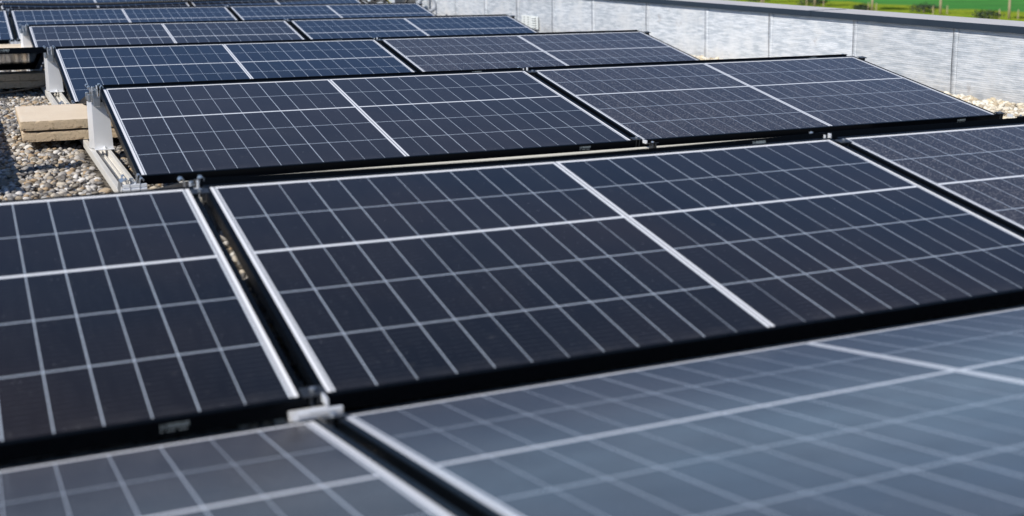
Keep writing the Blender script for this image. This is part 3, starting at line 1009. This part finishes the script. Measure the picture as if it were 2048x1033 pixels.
# ------------------------------------------------------------------ cables, conduit and clutter
def sag(pts, n=24):
    P_ = [Vector(p) for p in pts]
    out = []
    for i in range(len(P_) - 1):
        p0 = P_[max(i - 1, 0)]; p1 = P_[i]; p2 = P_[i + 1]; p3 = P_[min(i + 2, len(P_) - 1)]
        for k in range(n):
            t = k / n
            out.append(0.5 * ((2 * p1) + (p2 - p0) * t + (2 * p0 - 5 * p1 + 4 * p2 - p3) * t * t + (3 * p1 - p0 - 3 * p2 + p3) * t ** 3))
    out.append(P_[-1])
    return out
tag(obj('cable', MB().tube(sag([(-0.75, 3.40, -0.075), (-0.42, 3.41, -0.066), (-0.291, 3.45, -0.0585), (-0.192, 3.50, -0.052), (-0.073, 3.55, -0.038), (0.03, 3.47, -0.018), (0.2, 3.60, -0.03), (0.5, 3.9, -0.075)]), 0.004, 8).mesh('cable', M['rubber'], True)), 'thin dark cable running over gravel behind the second free post', 'cable')
# corrugated conduit lying over the far row
def on_row(row, u, v, lift):
    return (u + XO[row], (row - 3) * P + YO[row] + v * math.cos(TILT) - lift * math.sin(TILT), ZO[row] + v * math.sin(TILT) + lift * math.cos(TILT))
line = sag([on_row(7, u, v, 0.016) for u, v in ((-0.9, 0.87), (0.0065, 0.835), (0.45, 0.775), (0.9, 0.765), (1.38, 0.815), (1.9, 0.86), (2.6, 0.93), (3.0, 0.99), (3.45, 1.05))], 90)
tag(obj('conduit', MB().tube(line, [0.0155 if (i // 2) % 2 else 0.0115 for i in range(len(line))], 8).mesh('conduit', M['rubber'])), 'black corrugated conduit lying across the topmost row of panels', 'conduit')
# hose loop by the wall
hz = [(4.02, 9.9, GROUND + 0.02), (4.06, 9.95, 0.02), (4.10, 10.0, 0.10), (4.18, 10.02, 0.16), (4.25, 10.0, 0.135), (4.275, 9.98, 0.08), (4.26, 9.96, 0.03), (4.20, 9.93, 0.0), (4.14, 9.9, -0.06), (4.1, 9.86, GROUND + 0.02)]
tag(obj('hose', MB().tube(sag(hz, 10), 0.022, 10).mesh('hose', M['grey_plastic'], True)), 'dark grey hose standing in a loop against the silver wall', 'hose')
hz2 = [(3.85, 10.2, GROUND + 0.02), (3.98, 10.3, 0.0), (4.05, 10.3, 0.10), (4.12, 10.3, 0.2), (4.25, 10.35, 0.26)]
tag(obj('hose', MB().tube(sag(hz2, 10), 0.018, 10).mesh('hose', M['rubber'], True)), 'black hose rising diagonally left of the hose loop', 'hose')
tub = thing('bucket', 'white bucket with a yellow rim at the top edge near the wall', 'bucket', (4.18, 10.75, GROUND))
mb = MB()
prof = [(0.0, 0.0), (0.105, 0.0), (0.128, 0.25), (0.134, 0.25), (0.134, 0.262), (0.124, 0.262), (0.10, 0.01), (0.0, 0.01)]
NN = 24
vs = [(r_ * math.cos(2 * math.pi * k / NN), r_ * math.sin(2 * math.pi * k / NN), z) for r_, z in prof for k in range(NN)]
fs = [(i * NN + k, i * NN + (k + 1) % NN, (i + 1) * NN + (k + 1) % NN, (i + 1) * NN + k) for i in range(len(prof) - 1) for k in range(NN)]
obj('bucket_body', MB().add(vs, fs).mesh('bucket_body', M['white_plastic'], True), tub)
obj('handle', MB().tube([(0.136 * math.cos(a), 0.136 * math.sin(a) - 0.0, 0.245 - 0.05 * math.sin(a)) for a in np.linspace(0, math.pi, 16)], 0.004, 6).mesh('handle', M['yellow'], True), tub)
tag(obj('yellow_cable', MB().tube(sag([(3.88, 10.5, 0.2), (3.90, 10.5, 0.10), (3.97, 10.48, 0.066), (4.10, 10.46, 0.064), (4.2, 10.5, 0.07)]), 0.011, 8).mesh('yellow_cable', M['yellow'], True)), 'yellow cable bent at a corner in the clutter at the top edge', 'cable')
rr = random.Random(11)
names = ['tangled black cable, lowest of the heap by the topmost panel', 'black cable looping over the heap left of the bucket', 'thin black cable lying forward from the heap', 'black cable sticking up out of the heap', 'black cable curling toward the silver wall', 'loose cable end hanging over the far panel corner']
for q in range(6):
    pts = [(3.62 + rr.uniform(0, .35), 10.4 + rr.uniform(-.1, .5), GROUND + 0.02 + rr.uniform(0, .2)) for _ in range(7)]
    tag(obj('cable', MB().tube(sag(pts, 10), 0.009, 7).mesh('cable', M['rubber'], True)), names[q], 'cable', 'black cables heaped beside the topmost panel')
tag(obj('pipe', MB().cyl((4.30, 10.6, GROUND), (4.30, 10.6, 0.4), 0.03, 14).cyl((4.30, 10.6, 0.1), (4.30, 10.6, 0.13), 0.036, 14).mesh('pipe', M['grey_plastic'], True)), 'grey upright pipe behind the white bucket', 'pipe')

# ------------------------------------------------------------------ unseen roof fittings, assumed and sized to cast the shadows on the gravel
sk = thing('assumed_roof_light', 'assumed white roof light out of view at left, placed to cast the broad shadow', 'skylight', (-1.155, 1.40, GROUND))
obj('curb', MB().box(-0.55, 0.55, -1.08, 1.1, 0.0, 0.30, 0.01).mesh('curb', M['membrane']), sk)
mb = MB()
vs, fs = [], []
for i in range(9):
    for j in range(9):
        x, y = -0.52 + 1.04 * i / 8, -1.05 + 2.12 * j / 8
        vs.append((x, y, 0.301 + 0.12 * (math.sin(math.pi * i / 8) * math.sin(math.pi * j / 8)) ** 0.5))
fs = [(i * 9 + j, i * 9 + 9 + j, i * 9 + 10 + j, i * 9 + j + 1) for i in range(8) for j in range(8)]
obj('dome', MB().add(vs, fs).mesh('dome', M['white_plastic'], True), sk)
vp = thing('assumed_vent_pipe', 'assumed grey vent pipe out of view at left, placed to cast the narrow shadow', 'vent pipe', (-0.50, 0.80, GROUND))
obj('pipe_body', MB().cyl((0, 0, 0), (0, 0, 0.34), 0.045, 18).mesh('pipe_body', M['grey_plastic'], True), vp)
obj('rain_cap', MB().tube([(0, 0, 0.34), (0, 0, 0.36), (0, 0, 0.385)], [0.062, 0.062, 0.03], 18).mesh('rain_cap', M['grey_plastic'], True), vp)
